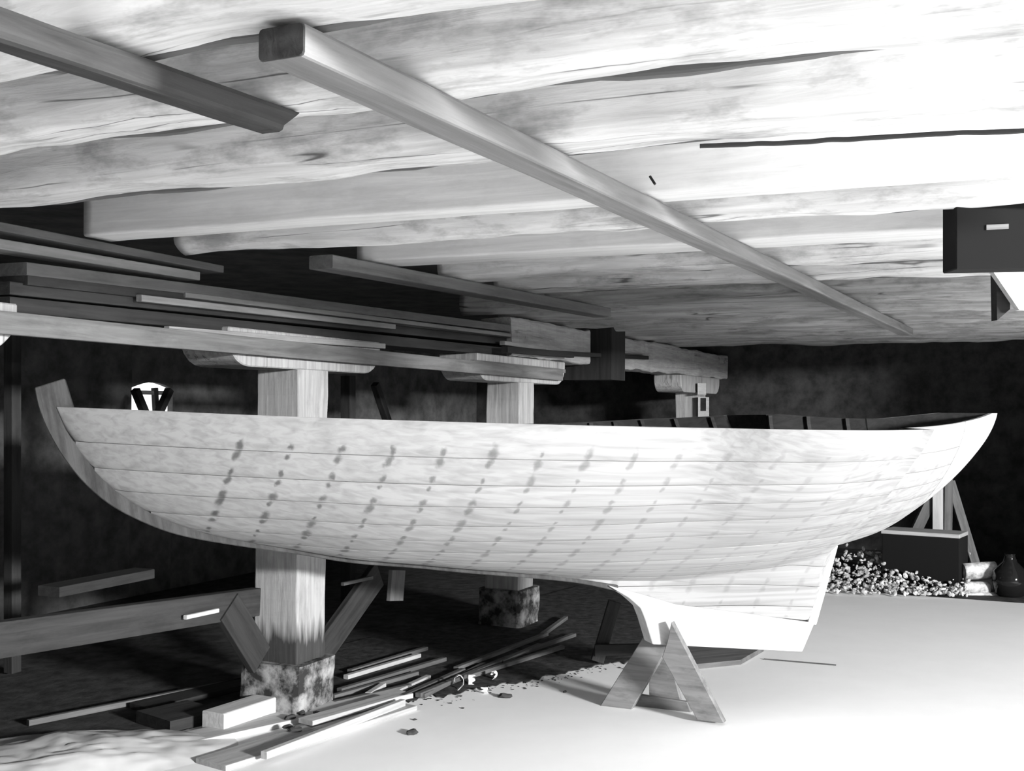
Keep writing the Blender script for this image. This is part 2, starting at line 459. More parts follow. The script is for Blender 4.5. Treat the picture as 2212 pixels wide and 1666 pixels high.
# dark box and pale brace at the right end of the ceiling
bx = thing('hanging_box', on_z(2140, 580, 2.07), 'black box fixed under the joists at the right edge', 'box')
q0 = on_y(2065, 582, 3.8); q1 = on_y(2275, 578, 3.8)
prism('box_body', M['box_black'], [q0, q1, q1 + Vector((0, 0, .235)), q0 + Vector((0, 0, .235))], (0, .12, 0), bx, bevel=0.004)
prism('nameless_plate', M['mid'], [on_y(2130, 497, 3.797), on_y(2178, 495, 3.797), on_y(2178, 484, 3.797), on_y(2130, 486, 3.797)], (0, -.004, 0), bx).name = 'metal_plate'
pts = [on_y(2142, 582, 4.9), on_y(2330, 575, 4.9), on_y(2330, 668, 4.9), on_y(2202, 670, 4.9)]
o = prism('brace_board', M['pale'], pts, (0, .04, 0)); tag(o, 'pale diagonal brace board below the black box at the right edge', 'board')
pts = [on_y(2152, 588, 4.97), on_y(2182, 588, 4.97), on_y(2182, 668, 4.97), on_y(2154, 692, 4.97)]
o = prism('brace_post', M['black'], pts, (0, .06, 0)); tag(o, 'narrow black hanging post behind the pale brace board', 'post')

# ------------------------------------------------------------------ row of posts with saddles
PV0, PV1 = -3.80, -3.53
def saddle_poly(t0, t1, z0, z1, v):
    pts = []
    rr = 0.16; hh = z1 - z0
    pts.append(W(t0, v, z1))
    for i in range(6):
        a = math.pi/2 * i / 5; pts.append(W(t0 + rr * (1 - math.cos(a)), v, z1 - 0.04 - (hh - 0.04) * math.sin(a)))
    for i in range(6):
        a = math.pi/2 * (1 - i / 5); pts.append(W(t1 - rr * (1 - math.cos(a)), v, z1 - 0.04 - (hh - 0.04) * math.sin(a)))
    pts.append(W(t1, v, z1))
    return pts

def post(tc, s0, s1, label, wet=False, footing=True):
    r = thing('timber_post', W(tc, (PV0 + PV1)/2, 0), label, 'post', 'posts in a row behind the boat')
    bar('post_shaft', M['post_wet'] if wet else M['post'], W(tc, (PV0+PV1)/2, 0.02), W(tc, (PV0+PV1)/2, 1.80), 0.27, 0.27, up=V, parent=r, jit=0.006, r=0.008, seg=40)
    s = prism('saddle', M['post'], saddle_poly(s0, s1, 1.80, 1.985, PV0 - 0.03), V * 0.30, r, bevel=0.006)
    if footing:
        bar('footing', M['stone'], W(tc, (PV0+PV1)/2, -0.01), W(tc, (PV0+PV1)/2, 0.27), 0.37, 0.37, up=V, parent=r, jit=0.02, r=0.04, seg=8)
    return r
P1 = post(5.13, 4.42, 5.80, 'stout timber post behind the bow half, pale saddle and wet dark foot', wet=True)
post(7.9, 7.07, 8.65, 'stout timber post behind the middle of the boat, second from the left')
P3 = post(12.75, 11.9, 13.5, 'farthest timber post, with a small notice board on it')
post(2.5, 1.8, 3.18, 'nearest timber post at the left edge, only its white saddle end showing')

# main beam over the far posts
o = bar('main_beam', M['post'], W(7.62, -3.66, 2.13), W(9.2, -3.66, 2.13), 0.26, 0.29, jit=0.02, r=0.02, seg=40)
tag(o, 'heavy pale beam end on the second post, left of the dark hanger', 'beam')
o = bar('main_beam', M['post'], W(9.72, -3.66, 2.13), W(13.9, -3.66, 2.13), 0.26, 0.29, jit=0.02, r=0.02, seg=60)
tag(o, 'heavy pale beam running back from the dark hanger to the farthest post', 'beam')
o = bar('hanger_post', M['black'], W(9.45, -3.58, 1.86), W(9.45, -3.58, 2.42), 0.34, 0.45, up=V, r=0.01)
tag(o, 'black upright hanger closing the gap between the two heavy beams', 'post')
# little notice frame on the farthest post
nb = thing('notice_board', on_v(1518, 902, -3.5), 'tiny framed notice with a dark slot on the farthest post', 'sign')
prism('frame', M['pale'], [on_v(1508, 902, -3.515), on_v(1528, 902, -3.515), on_v(1528, 858, -3.515), on_v(1508, 858, -3.515)], V * 0.02, nb)
prism('slot', M['black'], [on_v(1513, 888, -3.494), on_v(1524, 888, -3.494), on_v(1524, 860, -3.494), on_v(1513, 860, -3.494)], V * 0.006, nb, )
o = prism('notice_card', M['pale'], [on_v(1507, 853, -3.492), on_v(1524, 853, -3.492), on_v(1524, 828, -3.492), on_v(1507, 828, -3.492)], V * 0.008)
tag(o, 'small pale card nailed to the saddle above the framed notice', 'card')

# braces and rail at the first post
def brace(px0, py0, px1, py1, v, w, label, mat='dim'):
    o = bar('diagonal_brace', M[mat], on_v(px0, py0, v), on_v(px1, py1, v), 0.04, w, up=V.cross((on_v(px1, py1, v) - on_v(px0, py0, v))))
    tag(o, label, 'brace', 'braces at the first post')
brace(690, 1415, 815, 1240, -3.66, 0.17, 'dark board brace rising to the right from the foot of the nearest full post')
brace(560, 1425, 490, 1310, -3.66, 0.17, 'dark board brace rising to the left from the foot of the nearest full post')
o = bar('prop_board', M['mid'], on_v(858, 1232, -3.62), on_v(853, 1298, -3.62), 0.03, 0.16, up=D)
tag(o, 'short upright board at the top of the right-hand brace', 'board')
o = bar('lath', M['mid'], on_v(740, 1262, -3.6), on_v(803, 1248, -3.6), 0.02, 0.02)
tag(o, 'short lath beside the top of the post, under the hull', 'lath')
o = bar('side_rail', M['dim'], on_v(-60, 1390, -3.68), on_v(552, 1300, -3.68), 0.06, 0.14)
tag(o, 'dark weathered side rail running in from the left edge to the post', 'rail')
o = bar('lath', M['pale'], on_v(400, 1334, -3.62), on_v(470, 1319, -3.62), 0.02, 0.02)
tag(o, 'short pale lath lying along the dark side rail', 'lath')
o = bar('old_plank', M['dim'], on_v(105, 1278, -4.4), on_v(312, 1238, -4.4), 0.14, 0.05)
tag(o, 'short dim plank in the dark above the side rail', 'plank')
o = bar('dim_upright', M['dim'], on_v(27, 1452, -5.6), on_v(27, 600, -5.6), 0.07, 0.07)
tag(o, 'faint upright in the dark at the left edge', 'post')
o = bar('prop_post', M['dim'], on_v(752, 1360, -5.2), on_v(752, 812, -5.2), 0.09, 0.09)
tag(o, 'dim upright prop in the dark just right of the first post', 'post')
o = bar('prop_post', M['dim'], on_v(850, 950, -5.2), on_v(810, 830, -5.2), 0.06, 0.06)
tag(o, 'dim slanting prop in the dark between the first and second posts', 'post')
for a, b_, l in (((292, 842), (312, 890), 'left'), ((366, 842), (344, 890), 'right')):
    o = bar('diagonal_strut', M['black'], on_v(*a, -6.3), on_v(*b_, -6.3), 0.05, 0.06, up=V)
    tag(o, 'black diagonal strut crossing the %s half of the small window' % l, 'strut')

# ------------------------------------------------------------------ planks stacked on the saddles
G = 'planks stored on the post saddles'
def splank(a, b_, v, w, h, mat, label, bend=0.0):
    o = bar('stored_plank', M[mat], on_v(*a, v), on_v(*b_, v), w, h, bend=bend, r=0.004)
    tag(o, label, 'plank', G)
splank((-40, 489), (458, 583), -3.66, 0.14, 0.035, 'mid', 'top plank of the stack, grey, ending under the joists at the upper left')
splank((-40, 526), (410, 598), -3.64, 0.12, 0.04, 'tan', 'pale plank second from the top of the stack, with a cut end')
splank((25, 582), (1182, 722), -3.62, 0.16, 0.05, 'mid', 'long grey plank in the middle of the stack')
splank((25, 606), (1195, 738), -3.63, 0.17, 0.04, 'dim', 'long dark plank directly beneath the long grey one')
splank((395, 637), (1170, 733), -3.55, 0.03, 0.025, 'tan', 'upper of the two thin pale laths on the stack')
splank((300, 644), (850, 706), -3.53, 0.03, 0.03, 'tan', 'lower of the two thin pale laths on the stack')
splank((-40, 625), (1185, 752), -3.72, 0.3, 0.05, 'dim', 'wide dark plank at the back of the stack')
splank((-40, 660), (1100, 765), -3.72, 0.3, 0.06, 'dim', 'lowest wide dark plank of the stack, on the saddles')
splank((-40, 693), (1212, 811), -3.49, 0.035, 0.085, 'mid', 'long plank set on edge against the saddle fronts')
splank((360, 712), (828, 748), -3.51, 0.03, 0.03, 'tan', 'pale batten lying on the first saddle')
splank((1020, 782), (1218, 802), -3.515, 0.03, 0.03, 'mid', 'short batten lying on the second saddle')
splank((1085, 741), (1175, 754), -3.50, 0.04, 0.03, 'tan', 'short pale batten end beside the beam')
splank((1090, 757), (1396, 773), -3.48, 0.05, 0.035, 'black', 'black lath sticking out past the beam joint')
splank((1090, 755), (1234, 767), -3.44, 0.05, 0.045, 'black', 'black plank end overlapping the beam')

# ------------------------------------------------------------------ the boat
YAW, HEEL = math.radians(17), 0.0
A = Vector((0.754, 6.0, 0.40))
MB = Matrix.Translation(A) @ Matrix.Rotation(YAW, 4, 'Z') @ Matrix.Rotation(HEEL, 4, 'X')
MBI = MB.inverted()
def centre(px, py):
    """point of the boat's centre plane seen at this place, as (s, z) in boat axes"""
    o = MBI @ EYE; r = MBI.to_3x3() @ ray(px, py)
    k = -o.y / r.y
    q = o + r * k
    return q.x, q.z
def interp(tab, x):
    if x <= tab[0][0]: return tab[0][1]
    for (a, b_), (c, d_) in zip(tab, tab[1:]):
        if x <= c: return b_ + (d_ - b_) * (x - a) / (c - a)
    return tab[-1][1]
def smooth_tab(tab, n=6):
    """Catmull-Rom densified table"""
    out = []
    for i in range(len(tab) - 1):
        pm = tab[max(0, i-1)]; a = tab[i]; b_ = tab[i+1]; pn = tab[min(len(tab)-1, i+2)]
        for k in range(n):
            f = k / n
            out.append(tuple(0.5*((2*a[j]) + (-pm[j]+b_[j])*f + (2*pm[j]-5*a[j]+4*b_[j]-pn[j])*f*f + (-pm[j]+3*a[j]-3*b_[j]+pn[j])*f**3) for j in (0, 1)))
    out.append(tab[-1]); return out

SHEER = smooth_tab([(120, 879), (300, 886), (500, 895), (800, 906), (1100, 915), (1300, 920), (1500, 924), (1700, 926.5), (1850, 927), (1970, 924), (2050, 917), (2110, 905), (2143, 893)])
RAB_PX = [(124, 879), (150, 940), (185, 995), (230, 1045), (290, 1090), (350, 1120), (420, 1145), (500, 1164), (640, 1187), (760, 1206), (900, 1218), (1000, 1227), (1160, 1240), (1310, 1264)]
CANOE_PX = smooth_tab(RAB_PX[:-1] + [(1310, 1252), (1450, 1250), (1600, 1228), (1700, 1207), (1800, 1178), (1900, 1144), (1985, 1089), (2050, 1034), (2100, 979), (2130, 935), (2142, 896)])
CANOE = [centre(*p) for p in CANOE_PX]
FIN_PX = [(1160, 1240), (1250, 1252), (1310, 1264), (1380, 1288), (1450, 1308), (1600, 1325), (1745, 1340), (1797, 1180)]
FIN = [centre(*p) for p in FIN_PX]
S_BOW, S_STERN = CANOE[0][0], CANOE[-1][0]
S_FIN0, S_POST = FIN[0][0], FIN[-1][0]
S_BLOCK = centre(1968, 1000)[0]
S_VEE0, S_VEE1 = centre(750, 1000)[0], centre(1450, 1000)[0]
BMAX = 0.84
def half_beam(s):
    q = (s - S_BOW) / (S_STERN - S_BOW)
    m = 0.54
    if q < m: x = q / m; f = (1 - (1 - x) ** 1.9) ** 0.95
    else: x = (1 - q) / (1 - m); f = (1 - (1 - x) ** 2.2) ** 0.80
    return 0.035 + (BMAX - 0.035) * max(0, f) if 0 < q < 1 else 0.035
def sheer_z(s):
    b_ = half_beam(s); z = 1.1
    for _ in range(10):
        px, py, w = project(MB @ Vector((s, -b_, z)))
        z += (py - interp(SHEER, px)) * w / F
    return z
HT = 0.030                                   # half thickness at the rabbet
def sheer_z_far(s):
    d_ = interp([(S_BOW, 0.0), (S_BOW + .8, -.02), (S_BOW + 2.2, -.02), (S_BOW + 3.0, .01), (S_BOW + 4.0, .06), (S_BOW + 4.5, .0), (S_STERN, 0)], s)
    return sheer_z(s) + d_
def section_pts(s, far=False):
    """half section from sheer to rabbet: list of (half breadth, z), and the body x of each"""
    zs = sheer_z_far(s) if far else sheer_z(s); zc = min(interp(CANOE, s), zs - 0.004); b_ = half_beam(s)
    q = (s - S_BOW) / (S_STERN - S_BOW)
    mid = math.sin(math.pi * min(1, max(0, q))) ** 0.7
    vee = min(1, max(0, (s - S_VEE0) / (S_VEE1 - S_VEE0))); vee = vee * vee * (3 - 2 * vee)
    p = 1.25 + 1.25 * mid * (1 - .55 * vee); qq = 1.1 + 0.55 * mid * (1 - .85 * vee)
    zr = interp(FIN, s) if S_FIN0 < s < S_POST else zc
    zr = min(zr, zc)
    pts = []; bod = []
    def body(z):
        x = max(0, min(1, (zs - z) / (zs - zc)))
        return HT + (b_ - HT) * max(0, 1 - x ** p) ** (1 / qq)
    finh = zc - zr
    N = 60
    zz = [zs - (zs - zc) * math.sin(math.pi/2 * i / N) ** 1.0 for i in range(N + 1)]
    if finh > 1e-4: zz += [zc - finh * i / 24 for i in range(1, 25)]
    for z in zz:
        w = body(z) if z > zc else HT
        if finh > 1e-4:
            g = min(1, finh / 0.25); g = g * g * (3 - 2 * g)
            fw = HT + 0.30 * g * max(0, (z - zr) / (finh + 0.28)) ** 1.4
            w = ((w - HT) ** 1.8 + (fw - HT) ** 1.8) ** (1 / 1.8) + HT
        pts.append((w, z)); bod.append((body(z) if z > zc else HT, z))
    # girth along the canoe body (without the fin), so that the plank seams run fair
    al = [0.0]
    for a, c in zip(bod, bod[1:]): al.append(al[-1] + math.hypot(c[0]-a[0], c[1]-a[1]))
    nb = N + 1
    return pts, al, al[N], al[-1]
def at_len(pts, al, L):
    for i in range(len(al) - 1):
        if L <= al[i+1] + 1e-9:
            f = (L - al[i]) / max(1e-9, al[i+1] - al[i])
            return pts[i][0] + (pts[i+1][0]-pts[i][0]) * f, pts[i][1] + (pts[i+1][1]-pts[i][1]) * f
    return pts[-1]
WIDTHS = [.155, .125, .115, .12, .12, .12, .12, .12, .12, .12, .12]
CUM = [0.0]
for w_ in WIDTHS: CUM.append(CUM[-1] + w_)
def seam(k, s, at):
    if k > len(WIDTHS): return at
    q = (s - S_BOW) / (S_STERN - S_BOW)
    return min(at, CUM[k] * (1 - 0.10 * max(0, (q - .5) / .5)))
NS = 110
STAT = [S_BOW + (S_BLOCK - S_BOW) * i / NS for i in range(NS + 1)]
SECT = {-1: [section_pts(s) for s in STAT], 1: [section_pts(s, True) for s in STAT]}
RIB = 0.208
_s = S_BOW
while project(MB @ Vector((_s, -half_beam(_s), sheer_z(_s))))[0] < 515: _s += 0.005
SLANT = 0.28
RIB0 = _s - 2.5 * RIB + SLANT * 0.15
boat = bpy.data.objects.new('wooden_boat', None); COL.objects.link(boat)
boat.matrix_basis = MB
tag(boat, 'unfinished double-ended wooden sailing boat hull with dark stem, standing on a trestle', 'boat')

def strake(k, side):
    M_ = 7; TH = 0.02
    vs, fs, uvs = [], [], []
    ns = 0; started = False
    for i, s in enumerate(STAT):
        pts, al, ab, at = SECT[side][i]
        l0, l1 = seam(k, s, at) + (0.0007 if k else 0), seam(k + 1, s, at) - 0.0007
        if l1 - l0 < 0.003:
            if started: break
            continue
        started = True; ns += 1
        zs_ = pts[0][1]
        g = []
        for j in range(M_):
            f = (0, .02, .25, .5, .75, .98, 1)[j]
            w, z = at_len(pts, al, l0 + (l1 - l0) * f)
            inset = (0.0025 if j in (0, M_-1) else 0.0) - (0.010 * min(1, max(0, (S_BLOCK - s) / 0.8)) if k == 0 else 0.0)
            g.append((w - inset, z, f))
        for w, z, f in g: vs.append((s, side * w, z)); uvs.append(((s + SLANT * (zs_ - z) - RIB0) / RIB, f if k else max(0.5, 1 - (1 - f) * 1.29)))
        for w, z, f in reversed(g): vs.append((s, side * max(0.006, w - TH), z)); uvs.append(((s - RIB0) / RIB, 0.5))
    n = 2 * M_
    if ns < 3: return None
    for i in range(ns - 1):
        for j in range(n):
            a = i*n + j; b_ = i*n + (j+1) % n
            fs.append((a, b_, b_ + n, a + n))
    fs.append(tuple(range(n))); fs.append(tuple((ns-1)*n + j for j in range(n)))
    me = bpy.data.meshes.new('strake'); me.from_pydata(vs, [], fs)
    uvl = me.uv_layers.new(name='UVMap')
    for lp in me.loops: uvl.data[lp.index].uv = uvs[lp.vertex_index]
    me.materials.append(M['hull']); me.materials.append(M['inside'])
    for p in me.polygons[:-2]:
        if all(v % n >= M_ for v in p.vertices): p.material_index = 1
    me.materials[1] = M['black']  # inner faces black: the hull's interior shade painted on
    fix_normals(me)
    for p in me.polygons: p.use_smooth = False
    for p in me.polygons:
        if len(p.vertices) == 4: p.use_smooth = True
    me.set_sharp_from_angle(angle=math.radians(40))
    return link('strake', me, None, boat, MB)
for side in (-1, 1):
    for k in range(len(WIDTHS) + 1): strake(k, side)

def stern_block(side):
    vs, fs = [], []
    st = [S_BLOCK + (S_STERN - S_BLOCK) * i / 26 for i in range(27)]
    M_ = 14
    for s in st:
        pts, al, ab, at = section_pts(s, side > 0)
        g = [at_len(pts, al, at * j / (M_ - 1)) for j in range(M_)]
        for w, z in g: vs.append((s + 0.0015, side * w, z))
        for w, z in reversed(g): vs.append((s + 0.0015, side * max(0.004, w - 0.03), z))
    n = 2 * M_
    for i in range(len(st) - 1):
        for j in range(n):
            a = i*n + j; b_ = i*n + (j+1) % n; fs.append((a, b_, b_+n, a+n))
    fs.append(tuple(range(n))); fs.append(tuple((len(st)-1)*n + j for j in range(n)))
    me = bpy.data.meshes.new('stern_block'); me.from_pydata(vs, [], fs)
    me.materials.append(M['stern']); me.materials.append(M['inside'])
    for p in me.polygons[:-2]:
        if all(v % n >= M_ for v in p.vertices): p.material_index = 1
    me.materials[1] = M['black']  # black inside paints the shade within the stern
    fix_normals(me)
    for p in me.polygons: p.use_smooth = len(p.vertices) == 4
    me.set_sharp_from_angle(angle=math.radians(40))
    return link('stern_block', me, None, boat, MB)
for side in (-1, 1): stern_block(side)

def plate(name, mat, px_pts, th, bevel=0.004):
    pts = []
    for p in px_pts:
        s, z = centre(*p); pts.append(MB @ Vector((s, -th/2, z)))
    off = MB.to_3x3() @ Vector((0, th, 0))
    return prism(name, mat, pts, off, boat, bevel)
STEM_OUT = smooth_tab([(76, 838), (85, 880), (105, 930), (140, 990), (190, 1050), (250, 1097), (330, 1136), (400, 1158), (500, 1176), (640, 1196), (760, 1215), (900, 1226), (1000, 1236), (1160, 1249), (1250, 1259), (1330, 1276)], 4)
STEM_IN = [(1330, 1262), (1160, 1236), (1000, 1222), (900, 1213), (760, 1200), (640, 1181), (500, 1157), (420, 1137), (350, 1111), (290, 1080), (235, 1036), (192, 985), (168, 930), (160, 882), (140, 818)]
sp = plate('stem_post', M['stem'], STEM_OUT + STEM_IN, 0.075)
sp['label'] = 'dark oak stem post standing above the sheer'
plate('keel', M['keel'], [(1306, 1262), (1350, 1288), (1375, 1310), (1385, 1335), (1401, 1388), (1560, 1396), (1722, 1404), (1748, 1343), (1600, 1322), (1450, 1303), (1380, 1282)], 0.11)
plate('stern_post', M['keel'], [(1787, 1179), (1803, 1177), (1780, 1262), (1756, 1348), (1738, 1344), (1766, 1255)], 0.075)
# ribs inside
for i in range(1, 25):
    s = RIB0 + RIB * (i + 0.5)
    if s > S_BLOCK - 0.05: break
    sz = 0.012
    for side in (-1, 1):
        pts, al, ab, at = section_pts(s, side > 0)
        vs, fs = [], []
        n = 22
        for j in range(n + 1):
            w, z = at_len(pts, al, ab * (0.005 + 0.95 * j / n))
            w = max(0.03, w - 0.021)
            for ds, dw in ((-sz, 0), (sz, 0), (sz, -0.02), (-sz, -0.02)): vs.append((s + ds, side * max(0.004, w + dw), z))
        for j in range(n):
            for q in range(4):
                a = j*4 + q; b_ = j*4 + (q+1) % 4; fs.append((a, b_, b_+4, a+4))
        fs.append((0, 1, 2, 3)); fs.append(tuple(n*4 + q for q in range(4)))
        me = bpy.data.meshes.new('rib'); me.from_pydata(vs, [], fs); fix_normals(me)
        link('rib', me, M['dim'], boat, MB)

# ------------------------------------------------------------------ trestle under the keel
TJ = (on_z(1563, 1563) - on_z(1295, 1530)); TJ.z = 0; TJ.normalize()      # along the A frame
TN = Vector((-TJ.y, TJ.x, 0))                                              # away from the camera
tr = thing('trestle', on_z(1430, 1546), 'A-frame trestle of grey boards holding the keel', 'trestle')
PO = on_z(1295, 1530)
def on_plane(px, py, k=0.0):
    r = ray(px, py); P = PO + TN * k
    return EYE + r * ((P - EYE).dot(TN) / r.dot(TN))
def tplate(name, pts, k, th, mat='trestle', bevel=0.003):
    return prism(name, M[mat], [on_plane(*p, k) for p in pts], TN * th, tr, bevel)
tplate('leg', [(1294, 1529), (1361, 1538), (1450, 1386), (1392, 1372)], 0.05, 0.05)
def leg_k(py): return -0.05 - 0.16 * (1560 - py) / 215.0        # this leg leans in over the near side of the keel
prism('leg', M['trestle'], [on_plane(x, y, leg_k(y)) for x, y in [(1506, 1556), (1564, 1563), (1450, 1344), (1441, 1388), (1430, 1420)]], TN * 0.05, tr, 0.003)
tplate('cross_board', [(1352, 1536), (1498, 1556), (1484, 1517), (1374, 1500)], 0.13, 0.03)
tplate('centre_board', [(1402, 1502), (1470, 1514), (1440, 1400), (1402, 1392)], 0.17, 0.03)

# second, dim trestle behind the keel
tr2 = thing('trestle', on_z(1450, 1440), 'dim trestle standing in the shade behind the keel', 'trestle')
bar('leg', M['dim'], on_y(1290, 1428, 7.3), on_y(1328, 1300, 7.3), 0.08, 0.05, up=(0, -1, 0), parent=tr2)
bar('cross_board', M['dim'], on_y(1285, 1405, 7.25), on_y(1420, 1402, 7.25), 0.03, 0.07, parent=tr2)
o = prism('grey_plank', M['mid'], [on_z(1480, 1448, 0.002), on_z(1600, 1436, 0.002), on_z(1650, 1407, 0.002), on_z(1470, 1400, 0.002)], (0, 0, .03))
tag(o, 'grey plank lying on the floor behind and below the keel', 'plank')
o = bar('lath', M['mid'], on_z(1650, 1424, 0.004), on_z(1806, 1437, 0.004), 0.012, 0.008)
tag(o, 'thin stick lying on the bright floor aft of the keel', 'lath')

# ------------------------------------------------------------------ far right: box, sawhorse, rubble, billets, jar
c0 = on_z(1905, 1269); c1 = on_z(2072, 1284)
ux = (c1 - c0).normalized(); un = Vector((-ux.y, ux.x, 0))
cr = thing('crate', (c0 + c1)/2, 'black-fronted crate with a pale lid on the floor aft of the stern', 'crate')
prism('crate_body', M['box_black'], [c0, c1, c1 + un*.35, c0 + un*.35], (0, 0, 0.49), cr, 0.005)
z1 = Vector((0, 0, 0.49))
prism('lid', M['pale'], [c0 + z1 - ux*.01, c1 + z1 + ux*.005, c1 + z1 + un*.36, c0 + z1 + un*.36], (0, 0, 0.035), cr, 0.004)
sh = thing('sawhorse', on_y(2045, 1250, 11.0), 'tall grey sawhorse behind the black crate', 'sawhorse')
bar('leg', M['mid'], on_y(1958, 1190, 11.05), on_y(2030, 1040, 11.05), 0.10, 0.05, up=(0, -1, 0), parent=sh)
bar('leg', M['mid'], on_y(2116, 1250, 11.2), on_y(2052, 1040, 11.2), 0.085, 0.05, up=(0, -1, 0), parent=sh)
bar('centre_post', M['pale'], on_y(2026, 1240, 11.0), on_y(2026, 1035, 11.0), 0.09, 0.09, up=D, parent=sh, r=0.006)
bar('centre_post', M['mid'], on_y(2045, 1240, 11.1), on_y(2048, 1035, 11.1), 0.08, 0.05, up=(0, -1, 0), parent=sh)

def pebbles(name, mat, n, fn, label, cat, rmin, rmax):
    bm = bmesh.new()
    for i in range(n):
        p, f = fn(); r = random.uniform(rmin, rmax)
        m = Matrix.Translation(p) @ Matrix.Rotation(random.uniform(0, 6.28), 4, (random.random(), random.random(), random.random()+.1)) @ Matrix.Diagonal((r, r*random.uniform(.4, .9), r*random.uniform(.3, .7), 1))
        bmesh.ops.create_icosphere(bm, subdivisions=1, radius=1, matrix=m)
    me = bpy.data.meshes.new(name); bm.to_mesh(me); bm.free()
    o = link(name, me, mat); tag(o, label, cat, kind='stuff'); return o
def heap_pt():
    f = random.random(); g = random.random()
    p = on_z(1760 + 330 * f, 1284 - 14 * g + 12 * f, 0)
    return p + D * (g * 0.6) + Vector((0, 0, 0.03 + 0.32 * g * random.random())), f
pebbles('rubble_heap', M['rubble'], 1100, heap_pt, 'low heap of pale broken rubble on the floor between the keel and the crate', 'rubble', 0.006, 0.034)
for i, (a, b_, r, l) in enumerate((((2080, 1236), (2150, 1232), .075, 'upper pale birch billet right of the crate'),
                                   ((2078, 1270), (2135, 1273), .06, 'lower pale birch billet right of the crate'),
                                   ((2085, 1288), (2160, 1287), .03, 'thin white stick in front of the birch billets'))):
    yy = 10.35
    pa, pb = on_y(*a, yy + i * -.06), on_y(*b_, yy + i * -.06)
    o = bar('birch_billet', M['rubble'], pa, pb, r*2, r*2, r=r*.98, k=5, jit=0.008, seg=8, smooth=True)
    tag(o, l, 'log', 'birch billets')

def lathe(name, mat, prof, loc, parent=None, n=24):
    bm = bmesh.new(); rings = []
    for r, z in prof:
        rings.append([bm.verts.new((r*math.cos(2*math.pi*i/n), r*math.sin(2*math.pi*i/n), z)) for i in range(n)])
    for a, b_ in zip(rings, rings[1:]):
        for i in range(n): bm.faces.new((a[i], a[(i+1) % n], b_[(i+1) % n], b_[i]))
    bm.faces.new(rings[0][::-1]); bm.faces.new(rings[-1])
    bmesh.ops.recalc_face_normals(bm, faces=bm.faces)
    me = bpy.data.meshes.new(name); bm.to_mesh(me); bm.free()
    for p in me.polygons: p.use_smooth = len(p.vertices) == 4
    return link(name, me, mat, parent, Matrix.Translation(Vector(loc)))
o = lathe('glass_jug', M['glass_dark'], [(.09, 0), (.13, .02), (.15, .12), (.14, .22), (.06, .3), (.04, .36), (.05, .37)], on_z(2182, 1288))
tag(o, 'dark glossy jug on the floor at the far right edge', 'jug')

# ------------------------------------------------------------------ timber on the floor at the left
def fbar(name, a, b_, w, h, mat, label, cat, group=None, z=0.0, **kw):
    o = bar(name, M[mat], on_z(*a, z + h/2), on_z(*b_, z + h/2), w, h, **kw)
    tag(o, label, cat, group); return o
fbar('timber_block', (460, 1562), (690, 1487), 0.14, 0.105, 'pale', 'squared pale timber block on the floor against the post footing', 'timber', r=0.008)
fbar('floor_plank', (300, 1530), (555, 1470), 0.16, 0.03, 'dim', 'dark plank flat on the ground left of the post footing', 'plank', 'planks on the floor')
fbar('floor_plank', (330, 1560), (440, 1535), 0.30, 0.06, 'dim', 'dark board end butting the squared block', 'plank', 'planks on the floor')
fbar('floor_plank', (60, 1562), (560, 1463), 0.03, 0.03, 'mid', 'long thin lath in front of the dark at the left', 'lath', 'planks on the floor')
fbar('floor_plank', (345, 1612), (870, 1498), 0.18, 0.03, 'pale', 'long pale plank just in front of the squared block', 'plank', 'planks on the floor')
fbar('floor_plank', (455, 1652), (870, 1524), 0.2, 0.025, 'pale', 'pale plank second from the squared block', 'plank', 'planks on the floor')
fbar('floor_plank', (570, 1632), (870, 1518), 0.035, 0.035, 'pale', 'narrow pale batten nearest the camera on the floor', 'batten', 'planks on the floor', z=0.026)
fbar('floor_plank', (660, 1560), (850, 1506), 0.10, 0.025, 'pale', 'short pale board on top, reaching to a square end', 'plank', 'planks on the floor', z=0.031)
laths = [(755, 1451, 920, 1401), (747, 1463, 905, 1416), (733, 1492, 960, 1424), (718, 1506, 900, 1455), (720, 1520, 885, 1482), (795, 1501, 828, 1480),
         (838, 1503, 925, 1463), (868, 1506, 1000, 1448), (903, 1502, 1090, 1425), (912, 1504, 1045, 1436), (1082, 1431, 1165, 1394),
         (1170, 1372, 1222, 1335), (1090, 1424, 1240, 1372), (985, 1445, 1180, 1370), (1010, 1462, 1215, 1398)]
lw = ['topmost lath of the bundle beside the post', 'second lath of the bundle beside the post', 'third lath of the bundle, dim', 'fourth lath, close to the footing',
      'fifth lath, lowest at the footing', 'short pale offcut on the lath bundle', 'lath with a pointed pale tip at the front of the bundle', 'short lath at the front edge of the shade',
      'long dim lath running back into the shade', 'lath beside the long dim one', 'dark lath end far in the shade', 'grey tilted lath end, farthest right in the shade',
      'dark lath below the farthest tilted one', 'dim lath behind the bundle in the shade', 'dim lath nearest the second trestle']
for i, (a, b_, c, d_) in enumerate(laths):
    fbar('lath', (a, b_), (c, d_), 0.035, 0.025, 'pale' if i in (1, 5, 6) else 'mid', lw[i], 'lath', 'laths under the boat', z=0.002 + 0.004 * (i % 3))

